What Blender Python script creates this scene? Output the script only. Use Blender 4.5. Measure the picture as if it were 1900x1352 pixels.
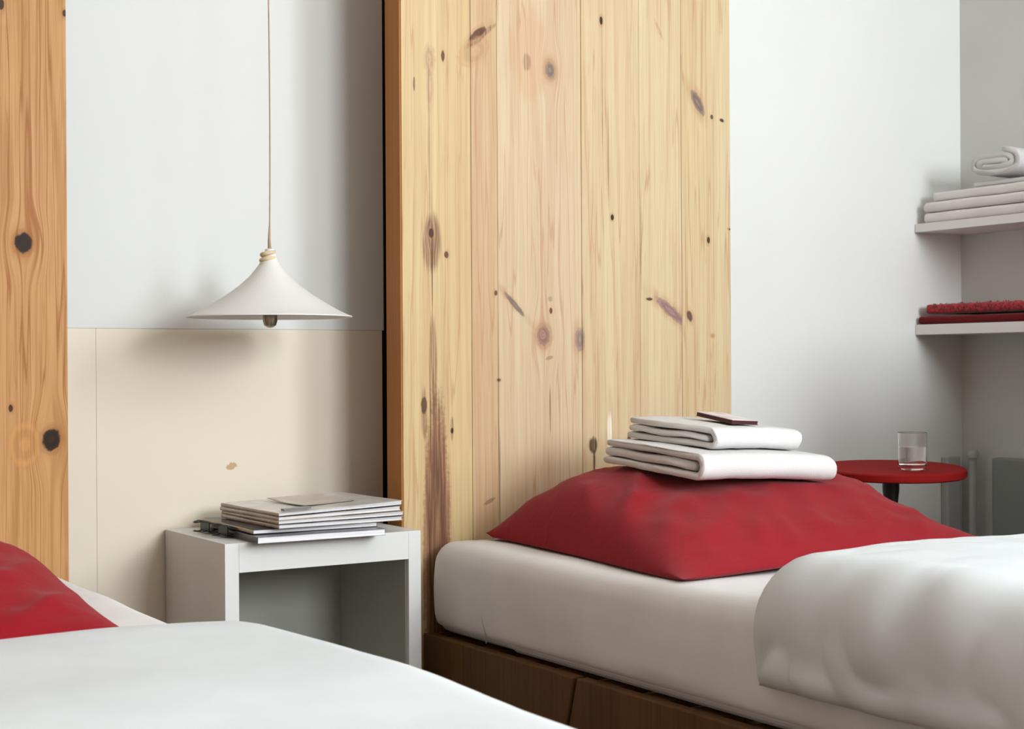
import bpy, bmesh, math, random
from mathutils import Vector, Matrix, noise, Euler

random.seed(7)
for o in list(bpy.data.objects):
    bpy.data.objects.remove(o)
S = bpy.context.scene
COL = S.collection
R = math.radians

# ------------------------------------------------------------------ camera
EYE = 0.87
cam_d = bpy.data.cameras.new('camera')
cam = bpy.data.objects.new('camera', cam_d)
COL.objects.link(cam)
cam_d.sensor_width = 36.0
cam_d.lens = 36.0 * 2860.0 / 1900.0
yaw, roll = R(32.4), -0.0057
fw = Vector((math.sin(yaw), math.cos(yaw), 0))
rt = Vector((math.cos(yaw), -math.sin(yaw), 0))
up = Vector((0, 0, 1))
rt2 = rt * math.cos(roll) + up * math.sin(roll)
up2 = up * math.cos(roll) - rt * math.sin(roll)
M = Matrix((rt2, up2, -fw)).transposed().to_4x4()
M.translation = Vector((0, 0, EYE))
cam.matrix_world = M
cam_d.clip_start = 0.05
cam_d.dof.use_dof = True
cam_d.dof.focus_distance = 3.1
cam_d.dof.aperture_fstop = 11.0
S.camera = cam

# ------------------------------------------------------------------ world, daylight, exposure
W = bpy.data.worlds.new('sky')
S.world = W
W.use_nodes = True
bg = W.node_tree.nodes['Background']
bg.inputs[0].default_value = (0.80, 0.91, 1.0, 1)
bg.inputs[1].default_value = 1.0


def area(name, loc, direction, sx, sy, power, color):
    d = bpy.data.lights.new(name, 'AREA')
    d.shape = 'RECTANGLE'
    d.size, d.size_y = sx, sy
    d.energy = power
    d.color = color
    o = bpy.data.objects.new(name, d)
    COL.objects.link(o)
    o.location = loc
    o.rotation_euler = Vector(direction).to_track_quat('-Z', 'Z').to_euler()
    return o


# daylight entering by the window in the right wall, and by the one behind the camera
area('daylight_side_window', (3.86, -0.95, 2.25), (-1, 0, -0.15), 1.8, 1.5, 92, (0.93, 0.975, 1.0))
area('daylight_front_window', (2.55, -3.06, 2.20), (0, 1, -0.08), 1.5, 1.5, 84, (0.935, 0.975, 1.0))

S.view_settings.view_transform = 'Standard'
S.view_settings.look = 'None'
S.view_settings.gamma = 1.0
S.view_settings.use_curve_mapping = False
S.view_settings.exposure = 1.08


# ------------------------------------------------------------------ materials
class NT:
    def __init__(self, name):
        self.m = bpy.data.materials.new(name)
        self.m.use_nodes = True
        self.t = self.m.node_tree
        self.b = self.t.nodes['Principled BSDF']

    def n(self, typ, **kw):
        nd = self.t.nodes.new(typ)
        for k, v in kw.items():
            setattr(nd, k, v)
        return nd

    def link(self, a, b):
        self.t.links.new(a, b)

    def math(self, op, a, b=None, c=None, clamp=False):
        nd = self.n('ShaderNodeMath', operation=op)
        nd.use_clamp = clamp
        for i, v in enumerate((a, b, c)):
            if v is None:
                continue
            if isinstance(v, (int, float)):
                nd.inputs[i].default_value = v
            else:
                self.link(v, nd.inputs[i])
        return nd.outputs[0]

    def mix(self, fac, a, b):
        nd = self.n('ShaderNodeMix', data_type='RGBA')
        for i, v in ((0, fac), (6, a), (7, b)):
            if isinstance(v, (int, float)):
                nd.inputs[i].default_value = v
            elif isinstance(v, tuple):
                nd.inputs[i].default_value = v if len(v) == 4 else (*v, 1)
            else:
                self.link(v, nd.inputs[i])
        return nd.outputs[2]

    def rng(self, v, a, b, c=0.0, d=1.0, smooth=True):
        nd = self.n('ShaderNodeMapRange')
        nd.interpolation_type = 'SMOOTHSTEP' if smooth else 'LINEAR'
        self.link(v, nd.inputs[0])
        for i, x in zip((1, 2, 3, 4), (a, b, c, d)):
            nd.inputs[i].default_value = x
        return nd.outputs[0]

    def noise(self, vec, scale, detail=3.0, rough=0.5, dist=0.0):
        nd = self.n('ShaderNodeTexNoise')
        nd.inputs['Scale'].default_value = scale
        nd.inputs['Detail'].default_value = detail
        nd.inputs['Roughness'].default_value = rough
        nd.inputs['Distortion'].default_value = dist
        if vec is not None:
            self.link(vec, nd.inputs['Vector'])
        return nd.outputs[0]

    def mapping(self, vec, loc=(0, 0, 0), rot=(0, 0, 0), sc=(1, 1, 1), typ='POINT'):
        nd = self.n('ShaderNodeMapping', vector_type=typ)
        nd.inputs[1].default_value = loc
        nd.inputs[2].default_value = rot
        nd.inputs[3].default_value = sc
        self.link(vec, nd.inputs[0])
        return nd.outputs[0]

    def bump(self, h, strength, dist=0.001):
        nd = self.n('ShaderNodeBump')
        nd.inputs['Strength'].default_value = strength
        nd.inputs['Distance'].default_value = dist
        self.link(h, nd.inputs['Height'])
        self.link(nd.outputs[0], self.b.inputs['Normal'])


def plain(name, col, rough=0.6, var=0.04, scale=6.0, bump=0.0, bscale=200.0, metal=0.0, sheen=0.0, spec=0.5):
    t = NT(name)
    tc = t.n('ShaderNodeTexCoord').outputs['Object']
    f = t.rng(t.noise(tc, scale, 3), 0.3, 0.7, 1 - var, 1 + var)
    hsv = t.n('ShaderNodeHueSaturation')
    hsv.inputs['Color'].default_value = (*col, 1)
    t.link(f, hsv.inputs['Value'])
    t.link(hsv.outputs[0], t.b.inputs['Base Color'])
    t.b.inputs['Roughness'].default_value = rough
    t.b.inputs['Metallic'].default_value = metal
    t.b.inputs['Specular IOR Level'].default_value = spec
    if sheen:
        t.b.inputs['Sheen Weight'].default_value = sheen
        t.b.inputs['Sheen Roughness'].default_value = 0.4
    if bump:
        t.bump(t.noise(tc, bscale, 2), bump, 0.001)
    return t.m


def cloth(name, col, sheen=0.1, fine=0.25, soft=0.0, bumpy=0.35):
    """woven cotton: fine weave and slow crease relief"""
    t = NT(name)
    tc = t.n('ShaderNodeTexCoord').outputs['Object']
    f = t.rng(t.noise(tc, 9, 3), 0.3, 0.7, 0.97, 1.03)
    hsv = t.n('ShaderNodeHueSaturation')
    hsv.inputs['Color'].default_value = (*col, 1)
    t.link(f, hsv.inputs['Value'])
    t.link(hsv.outputs[0], t.b.inputs['Base Color'])
    t.b.inputs['Roughness'].default_value = 0.85
    t.b.inputs['Specular IOR Level'].default_value = 0.15
    t.b.inputs['Sheen Weight'].default_value = sheen
    t.b.inputs['Sheen Roughness'].default_value = 0.5
    h = t.math('MULTIPLY', t.noise(tc, 700, 1), fine)
    if soft:
        mp = t.mapping(tc, sc=(14, 30, 20), rot=(0, 0, 0.5))
        h = t.math('ADD', h, t.math('MULTIPLY', t.noise(mp, 1.0, 4, 0.55, 0.6), soft))
    t.bump(h, bumpy, 0.002)
    return t.m


def wood(name, base, dark, tint, knots=(), seed=0.0, lines=0.30, freq=70.0, rough=0.45, zs=0.025):
    """pine board: contour-like grain along Z bent round the knots.
    knots: (x, z, rx, rz, angle, colour, strength, kind)  kind: 'k' solid, 'w' solid + bends grain, 's' striped"""
    t = NT(name)
    tc = t.n('ShaderNodeTexCoord').outputs['Object']
    sep = t.n('ShaderNodeSeparateXYZ')
    t.link(tc, sep.inputs[0])
    x, y, z = sep.outputs
    gx = x
    flat = t.n('ShaderNodeCombineXYZ')
    t.link(x, flat.inputs[0]); t.link(z, flat.inputs[2])
    flat = flat.outputs[0]
    for (cx, cz, rx, rz, an, colr, st, kind) in knots:
        if kind != 'w':
            continue
        v = t.mapping(flat, (cx, 0, cz), (0, 0, 0), (rx * 3.4, 1, rz * 5.0), 'TEXTURE')
        ln = t.n('ShaderNodeVectorMath', operation='LENGTH')
        t.link(v, ln.inputs[0])
        wgt = t.rng(ln.outputs['Value'], 0.0, 1.0, 0.85, 0.0)
        dx = t.math('SUBTRACT', x, cx)
        gx = t.math('SUBTRACT', gx, t.math('MULTIPLY', wgt, dx))
    gv = t.n('ShaderNodeCombineXYZ')
    t.link(t.math('ADD', gx, seed), gv.inputs[0])
    t.link(t.math('MULTIPLY', y, 1.0), gv.inputs[1])
    t.link(t.math('MULTIPLY', z, zs), gv.inputs[2])
    gv = gv.outputs[0]
    dark2 = tuple(0.55 * a + 0.45 * b for a, b in zip(tint, dark))
    slow = t.noise(gv, 9.0, 2, 0.45)
    band = t.math('SINE', t.math('MULTIPLY', slow, freq))
    band = t.rng(band, 0.1, 1.0, 0.0, 1.0)
    fine = t.rng(t.noise(gv, 160.0, 3, 0.6), 0.40, 0.75)
    mid = t.rng(t.noise(gv, 30.0, 2, 0.5), 0.35, 0.7)
    broad = t.rng(t.noise(gv, 7.0, 2), 0.35, 0.65)
    ridge = t.math('ABSOLUTE', t.math('SUBTRACT', t.noise(gv, 34.0, 2, 0.4), 0.5))
    thin = t.rng(ridge, 0.0, 0.016, 1.0, 0.0)
    ridge2 = t.math('ABSOLUTE', t.math('SUBTRACT', t.noise(gv, 90.0, 1, 0.4), 0.5))
    thin2 = t.math('MULTIPLY', t.rng(ridge2, 0.0, 0.03, 1.0, 0.0), mid)
    c = t.mix(t.math('MULTIPLY', broad, 0.85), base, tint)
    c = t.mix(t.math('MULTIPLY', mid, 0.30), c, dark2)
    c = t.mix(t.math('MULTIPLY', band, lines * 0.6), c, dark)
    c = t.mix(t.math('MULTIPLY', fine, lines * 0.8), c, dark)
    c = t.mix(t.math('MULTIPLY', thin, min(1.0, lines * 1.5)), c, dark)
    c = t.mix(t.math('MULTIPLY', thin2, min(1.0, lines * 1.1)), c, dark)
    wob = t.math('MULTIPLY', t.math('SUBTRACT', t.noise(tc, 90.0, 3), 0.5), 0.9)
    wob2 = t.math('MULTIPLY', t.math('SUBTRACT', t.noise(gv, 110.0, 3, 0.6), 0.5), 1.0)
    for (cx, cz, rx, rz, an, colr, st, kind) in knots:
        v = t.mapping(flat, (cx, 0, cz), (0, R(an), 0), (rx, 1, rz), 'TEXTURE')
        ln = t.n('ShaderNodeVectorMath', operation='LENGTH')
        t.link(v, ln.inputs[0])
        L = ln.outputs['Value']
        if kind == 's':
            L2 = t.math('ADD', L, wob2)
            mk = t.rng(L2, 0.65, 1.05, 1.0, 0.0)
            st2 = t.rng(t.noise(gv, 210.0, 3, 0.7), 0.36, 0.60, 0.30, 1.0)
            mk = t.math('MULTIPLY', mk, st2)
        else:
            L2 = t.math('ADD', L, t.math('ADD', t.math('MULTIPLY', wob, 0.55), t.math('MULTIPLY', wob2, 0.35)))
            mk = t.rng(L2, 0.78, 1.10, 1.0, 0.0)
            if st > 0.75:        # resin-darkened wood about the knot
                halo = t.math('MULTIPLY', t.rng(L, 0.9, 2.3, 1.0, 0.0), t.rng(t.noise(gv, 60.0, 2), 0.35, 0.65, 0.2, 1.0))
                c = t.mix(t.math('MULTIPLY', halo, 0.45), c, dark)
            if kind == 'w':      # a darker rim ring
                rim = t.math('MULTIPLY', t.rng(L2, 0.95, 1.1), t.rng(L2, 1.1, 1.5, 1.0, 0.0))
                c = t.mix(t.math('MULTIPLY', rim, 0.45), c, dark)
        cc = colr
        if kind in 'kw':
            rg = t.rng(t.math('SINE', t.math('ADD', t.math('MULTIPLY', L, 10.0), t.math('MULTIPLY', wob2, 6.0))), -0.6, 1.0)
            cc = t.mix(rg, tuple(v * 0.85 for v in colr), tuple(min(1, v * 1.2) for v in colr))
        c = t.mix(t.math('MULTIPLY', mk, st), c, cc)
    t.link(c, t.b.inputs['Base Color'])
    t.b.inputs['Roughness'].default_value = rough
    t.b.inputs['Specular IOR Level'].default_value = 0.12
    t.bump(t.math('ADD', fine, band), 0.12, 0.0006)
    return t.m


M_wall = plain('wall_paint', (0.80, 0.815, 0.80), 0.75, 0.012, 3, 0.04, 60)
M_wall_r = plain('wall_paint_shaded', (0.63, 0.645, 0.625), 0.75, 0.012, 3, 0.04, 60)  # darker copy of the wall paint, the right wall's shade is in the colour
M_wall_l = plain('wall_clay_paint', (0.55, 0.35, 0.22), 0.75, 0.02, 3)
M_wall_f = plain('wall_taupe_paint', (0.42, 0.37, 0.33), 0.75, 0.02, 3)
M_panel_up = plain('upper_panel_paint', (0.625, 0.64, 0.62), 0.6, 0.012, 2)
M_ceil = plain('ceiling_paint', (0.85, 0.85, 0.83), 0.8, 0.01, 2)
M_floor = wood('floor_wood', (0.20, 0.12, 0.06), (0.08, 0.045, 0.02), (0.15, 0.08, 0.04))
M_white = plain('white_lacquer', (0.66, 0.67, 0.66), 0.4, 0.01, 5)
M_white2 = plain('shelf_lacquer', (0.78, 0.755, 0.74), 0.45, 0.01, 5)
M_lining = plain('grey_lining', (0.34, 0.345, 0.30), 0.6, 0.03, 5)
M_sheet = cloth('white_cotton_sheet', (0.74, 0.735, 0.74), 0.0, 0.15, 0.25)
M_duvet = cloth('white_duvet_cotton', (0.64, 0.675, 0.695), 0.0, 0.15, 0.35)
M_red = cloth('red_cotton', (0.255, 0.005, 0.012), 0.09, 0.2, 1.3, 0.6)
M_towel = cloth('white_terry', (0.66, 0.655, 0.65), 0.0, 1.2, 0.4)
M_linen = cloth('pale_linen', (0.74, 0.70, 0.69), 0.05, 0.2, 0.1)
M_redcloth = cloth('dark_red_cloth', (0.14, 0.004, 0.006), 0.1, 0.3)
M_terry_red = plain('red_terry', (0.30, 0.018, 0.024), 0.95, 0.6, 130, 0.8, 260, sheen=0.3)
M_table = plain('red_table_lacquer', (0.26, 0.012, 0.010), 0.75, 0.03, 8, spec=0.05)
M_black = plain('black_metal', (0.010, 0.010, 0.011), 0.45, 0.1, 20)
M_gap = plain('dark_gap', (0.012, 0.008, 0.008), 0.9, 0.1, 20)
M_rail = wood('bed_rail_wood', (0.125, 0.062, 0.025), (0.06, 0.028, 0.011), (0.155, 0.075, 0.028), lines=0.25)
M_cord = plain('cord_beige', (0.42, 0.30, 0.20), 0.7, 0.1, 40)
M_coil = plain('cord_coil', (0.66, 0.52, 0.33), 0.7, 0.1, 60)
M_shade = plain('shade_white', (0.70, 0.69, 0.67), 0.5, 0.01, 5)
M_pipe = plain('pipe_grey', (0.42, 0.43, 0.42), 0.5, 0.02, 8)
M_rad = plain('radiator_grey', (0.24, 0.26, 0.25), 0.5, 0.02, 8)
M_brass = plain('bulb_holder_metal', (0.33, 0.30, 0.22), 0.3, 0.1, 50, metal=0.8)
M_frame = plain('window_frame_white', (0.8, 0.8, 0.8), 0.4, 0.01)


def lower_panel_mat():
    t = NT('cream_panel_paint')
    geo = t.n('ShaderNodeTexCoord').outputs['Object']
    f = t.noise(geo, 2.0, 2)
    c = t.mix(f, (0.69, 0.62, 0.50), (0.71, 0.645, 0.53))
    # the small tan chip above the magazines
    v = t.mapping(geo, (1.330, 0, 0.6434), (0, R(-18), 0), (0.0145, 100.0, 0.0080), 'TEXTURE')
    ln = t.n('ShaderNodeVectorMath', operation='LENGTH')
    t.link(v, ln.inputs[0])
    L = t.math('ADD', ln.outputs['Value'], t.math('MULTIPLY', t.math('SUBTRACT', t.noise(geo, 130, 2), 0.5), 1.3))
    c = t.mix(t.rng(L, 0.75, 1.05, 0.9, 0.0), c, (0.46, 0.30, 0.12))
    t.link(c, t.b.inputs['Base Color'])
    t.b.inputs['Roughness'].default_value = 0.55
    return t.m


M_panel_low = lower_panel_mat()


def glass_mat(name, col, ior, rough=0.0):
    t = NT(name)
    t.b.inputs['Base Color'].default_value = (*col, 1)
    t.b.inputs['Transmission Weight'].default_value = 1.0
    t.b.inputs['Roughness'].default_value = rough
    t.b.inputs['IOR'].default_value = ior
    return t.m


M_glass = glass_mat('clear_glass', (1, 0.975, 0.98), 1.4)
M_water = glass_mat('water', (1, 0.985, 0.99), 1.33)
M_pane = glass_mat('window_pane', (1, 1, 1), 1.05)
M_bulb = glass_mat('bulb_glass', (0.80, 0.80, 0.70), 1.4, 0.15)


def paper_mat(name, a, b, freq):
    """stack of page edges"""
    t = NT(name)
    tc = t.n('ShaderNodeTexCoord').outputs['Object']
    v = t.mapping(tc, sc=(3, 3, freq))
    f = t.rng(t.noise(v, 1.0, 2), 0.35, 0.65)
    t.link(t.mix(f, a, b), t.b.inputs['Base Color'])
    t.b.inputs['Roughness'].default_value = 0.5
    return t.m


M_pages = paper_mat('page_edges', (0.50, 0.51, 0.54), (0.78, 0.78, 0.80), 900)
M_pages_b = paper_mat('page_edges_bright', (0.70, 0.70, 0.74), (0.84, 0.84, 0.86), 700)


def cover_mat(name, a, b, rough=0.3, sc=14):
    t = NT(name)
    tc = t.n('ShaderNodeTexCoord').outputs['Object']
    f = t.rng(t.noise(tc, sc, 2, 0.5, 0.5), 0.45, 0.58)
    t.link(t.mix(f, a, b), t.b.inputs['Base Color'])
    t.b.inputs['Roughness'].default_value = rough
    return t.m


M_cov_beige = cover_mat('cover_beige', (0.52, 0.45, 0.38), (0.60, 0.56, 0.50))
M_cov_pale = cover_mat('cover_pale', (0.58, 0.56, 0.53), (0.66, 0.65, 0.63), 0.25)
M_cov_dark = cover_mat('cover_dark', (0.018, 0.017, 0.018), (0.05, 0.045, 0.042))
M_cov_grey = cover_mat('cover_grey', (0.16, 0.16, 0.18), (0.24, 0.24, 0.26), 0.3, 5)
M_cov_tan = cover_mat('cover_tan', (0.42, 0.34, 0.25), (0.50, 0.42, 0.33))
M_maroon = plain('maroon_card', (0.055, 0.008, 0.012), 0.5, 0.05)
M_card = cover_mat('card_face', (0.72, 0.66, 0.66), (0.62, 0.50, 0.50), 0.4, 25)


# ------------------------------------------------------------------ object helpers
def link(name, me, mat=None, parent=None, loc=None, rot=None):
    o = bpy.data.objects.new(name, me)
    COL.objects.link(o)
    if mat is not None:
        me.materials.append(mat)
    if parent is not None:
        o.parent = parent
    if loc is not None:
        o.location = loc
    if rot is not None:
        o.rotation_euler = rot
    return o


def tag(o, label=None, cat=None, group=None, kind=None):
    if label: o['label'] = label
    if cat: o['category'] = cat
    if group: o['group'] = group
    if kind: o['kind'] = kind
    return o


def empty(name, loc, rot=(0, 0, 0)):
    o = bpy.data.objects.new(name, None)
    COL.objects.link(o)
    o.location = loc
    o.rotation_euler = rot
    o.empty_display_size = 0.05
    return o


def fin(bm, name, mat, parent=None, smooth=False, loc=None, rot=None):
    bmesh.ops.recalc_face_normals(bm, faces=bm.faces)
    me = bpy.data.meshes.new(name)
    bm.to_mesh(me)
    bm.free()
    if smooth:
        me.polygons.foreach_set('use_smooth', [True] * len(me.polygons))
    return link(name, me, mat, parent, loc, rot)


def add_box(bm, lo, hi, bev=0.0, seg=2):
    r = bmesh.ops.create_cube(bm, size=1.0)
    vs = r['verts']
    lo, hi = Vector(lo), Vector(hi)
    for v in vs:
        v.co = Vector((lo[i] + (v.co[i] + 0.5) * (hi[i] - lo[i]) for i in range(3)))
    if bev:
        es = {e for v in vs for e in v.link_edges}
        bmesh.ops.bevel(bm, geom=list(es), offset=bev, segments=seg, affect='EDGES', profile=0.5)


def box(name, lo, hi, mat, parent=None, bev=0.0, seg=2, loc=None, rot=None):
    bm = bmesh.new()
    add_box(bm, lo, hi, bev, seg)
    return fin(bm, name, mat, parent, False, loc, rot)


def from_grid(name, rows, mat, parent=None, closed_u=False, cap=False, smooth=True, loc=None, rot=None, sharp=False):
    """rows: list of equally long lists of points"""
    nv, nu = len(rows), len(rows[0])
    vs = [tuple(p) for r in rows for p in r]
    fs = []
    for j in range(nv - 1):
        for i in range(nu if closed_u else nu - 1):
            k = (i + 1) % nu
            fs.append((j * nu + i, j * nu + k, (j + 1) * nu + k, (j + 1) * nu + i))
    if cap == 'strip':
        for j in (0, nv - 1):
            h = nu // 2
            for i in range(h - 1):
                fs.append((j * nu + i, j * nu + i + 1, j * nu + nu - 2 - i, j * nu + nu - 1 - i))
    elif cap:
        for j in (0, nv - 1):
            c = Vector((0, 0, 0))
            for p in rows[j]:
                c += Vector(p)
            vs.append(tuple(c / nu))
            ci = len(vs) - 1
            for i in range(nu):
                k = (i + 1) % nu
                fs.append((j * nu + i, j * nu + k, ci) if j else (j * nu + k, j * nu + i, ci))
    me = bpy.data.meshes.new(name)
    me.from_pydata(vs, [], fs)
    bm = bmesh.new()
    bm.from_mesh(me)
    bmesh.ops.remove_doubles(bm, verts=bm.verts, dist=1e-6)
    bmesh.ops.recalc_face_normals(bm, faces=bm.faces)
    bm.to_mesh(me)
    bm.free()
    me.polygons.foreach_set('use_smooth', [smooth] * len(me.polygons))
    if smooth and sharp:
        me.set_sharp_from_angle(angle=R(35))
    return link(name, me, mat, parent, loc, rot)


def lathe(name, prof, mat, parent=None, n=48, loc=None, rot=None):
    rows = [[(r * math.cos(2 * math.pi * i / n), r * math.sin(2 * math.pi * i / n), z) for i in range(n)] for r, z in prof]
    return from_grid(name, rows, mat, parent, closed_u=True, loc=loc, rot=rot, sharp=True)


def tube(name, pts, r, mat, parent=None, n=10, loc=None):
    pts = [Vector(p) for p in pts]
    rows = []
    a = None
    for i, p in enumerate(pts):
        d = (pts[min(i + 1, len(pts) - 1)] - pts[max(i - 1, 0)]).normalized()
        if a is None:
            a = d.orthogonal().normalized()
        a = (a - d * a.dot(d)).normalized()
        b = d.cross(a)
        rr = r[i] if isinstance(r, (list, tuple)) else r
        rows.append([p + (a * math.cos(2 * math.pi * k / n) + b * math.sin(2 * math.pi * k / n)) * rr for k in range(n)])
    return from_grid(name, rows, mat, parent, closed_u=True, cap=True, loc=loc)


def nz(x, y, z=0.0):
    return noise.noise(Vector((x, y, z)))


def sstep(a, b, x):
    t = max(0.0, min(1.0, (x - a) / (b - a)))
    return t * t * (3 - 2 * t)


def edge_round(e, w):
    t = max(0.0, min(1.0, e / w))
    return math.sqrt(max(0.0, 1 - (1 - t) ** 2))


# ------------------------------------------------------------------ the room
WY, WX = 3.32, 3.774        # back wall, right wall
SEAM = 0.9535
PY = 3.282                  # face of the boards fixed to the wall between the headboards
wb = box('wall_back', (-2.5, WY + 0.05, 0), (WX + 0.15, WY + 0.2, 3.30), M_gap)
tag(wb, kind='structure')
box('plaster', (1.80, WY, 0), (WX, WY + 0.05, 3.30), M_wall, wb)
box('upper_panel', (-2.5, PY - 0.001, SEAM), (1.719, WY + 0.05, 3.30), M_panel_up, wb, 0.0004)
box('lower_panel', (-2.5, PY, 0), (1.0218, WY + 0.05, SEAM - 0.0002), M_panel_low, wb, 0.0006)
box('lower_panel', (1.0221, PY, 0), (1.715, WY + 0.05, SEAM - 0.0002), M_panel_low, wb, 0.0006)

WIN_Y, WIN_Z = (-1.90, 0.0), (1.45, 3.05)
bm = bmesh.new()
add_box(bm, (WX, WIN_Y[1], 0), (WX + 0.15, WY + 0.05, 3.30))
add_box(bm, (WX, -3.0, 0), (WX + 0.15, WIN_Y[0], 3.30))
add_box(bm, (WX, WIN_Y[0], 0), (WX + 0.15, WIN_Y[1], WIN_Z[0]))
add_box(bm, (WX, WIN_Y[0], WIN_Z[1]), (WX + 0.15, WIN_Y[1], 3.30))
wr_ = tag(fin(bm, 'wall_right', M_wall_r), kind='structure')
box('added_shade_block', (2.95, -0.4, 0), (WX - 0.001, 2.15, 1.06), M_wall_f, wr_, 0.004)  # added block out of view, keeps window light off the lower right corner
tag(box('wall_left', (-2.6, -3.0, 0), (-2.5, WY + 0.05, 3.30), M_wall_l), kind='structure')
bm = bmesh.new()
add_box(bm, (-2.6, -3.15, 0), (1.75, -3.0, 3.30))
add_box(bm, (3.35, -3.15, 0), (WX + 0.15, -3.0, 3.30))
add_box(bm, (1.75, -3.15, 0), (3.35, -3.0, 1.40))
add_box(bm, (1.75, -3.15, 3.00), (3.35, -3.0, 3.30))
tag(fin(bm, 'wall_front', M_wall_f), kind='structure')
tag(box('floor', (-2.6, -3.15, -0.1), (WX + 0.15, WY + 0.2, 0), M_floor), kind='structure')
tag(box('ceiling', (-2.6, -3.15, 3.30), (WX + 0.15, WY + 0.2, 3.40), M_ceil), kind='structure')


def window(name, lo, hi, axis):
    w = 0.05
    root = tag(empty(name, lo), kind='structure')
    d = Vector(hi) - Vector(lo)
    L = d[axis]
    def fr(a0, a1, z0, z1):
        l = [0, 0, z0]; h = [0.06, 0.06, z1]
        l[axis], h[axis] = a0, a1
        box('window_frame', l, h, M_frame, root, 0.004)
    fr(0, w, 0, d[2]); fr(L - w, L, 0, d[2])
    fr(w, L - w, 0, w); fr(w, L - w, d[2] - w, d[2])
    fr(L / 2 - w / 2, L / 2 + w / 2, w, d[2] - w)
    return root


window('window_1', (WX + 0.02, WIN_Y[0], WIN_Z[0]), (WX + 0.08, WIN_Y[1], WIN_Z[1]), 1)
window('window_2', (1.75, -3.10, 1.40), (3.35, -3.04, 3.00), 0)

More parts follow.
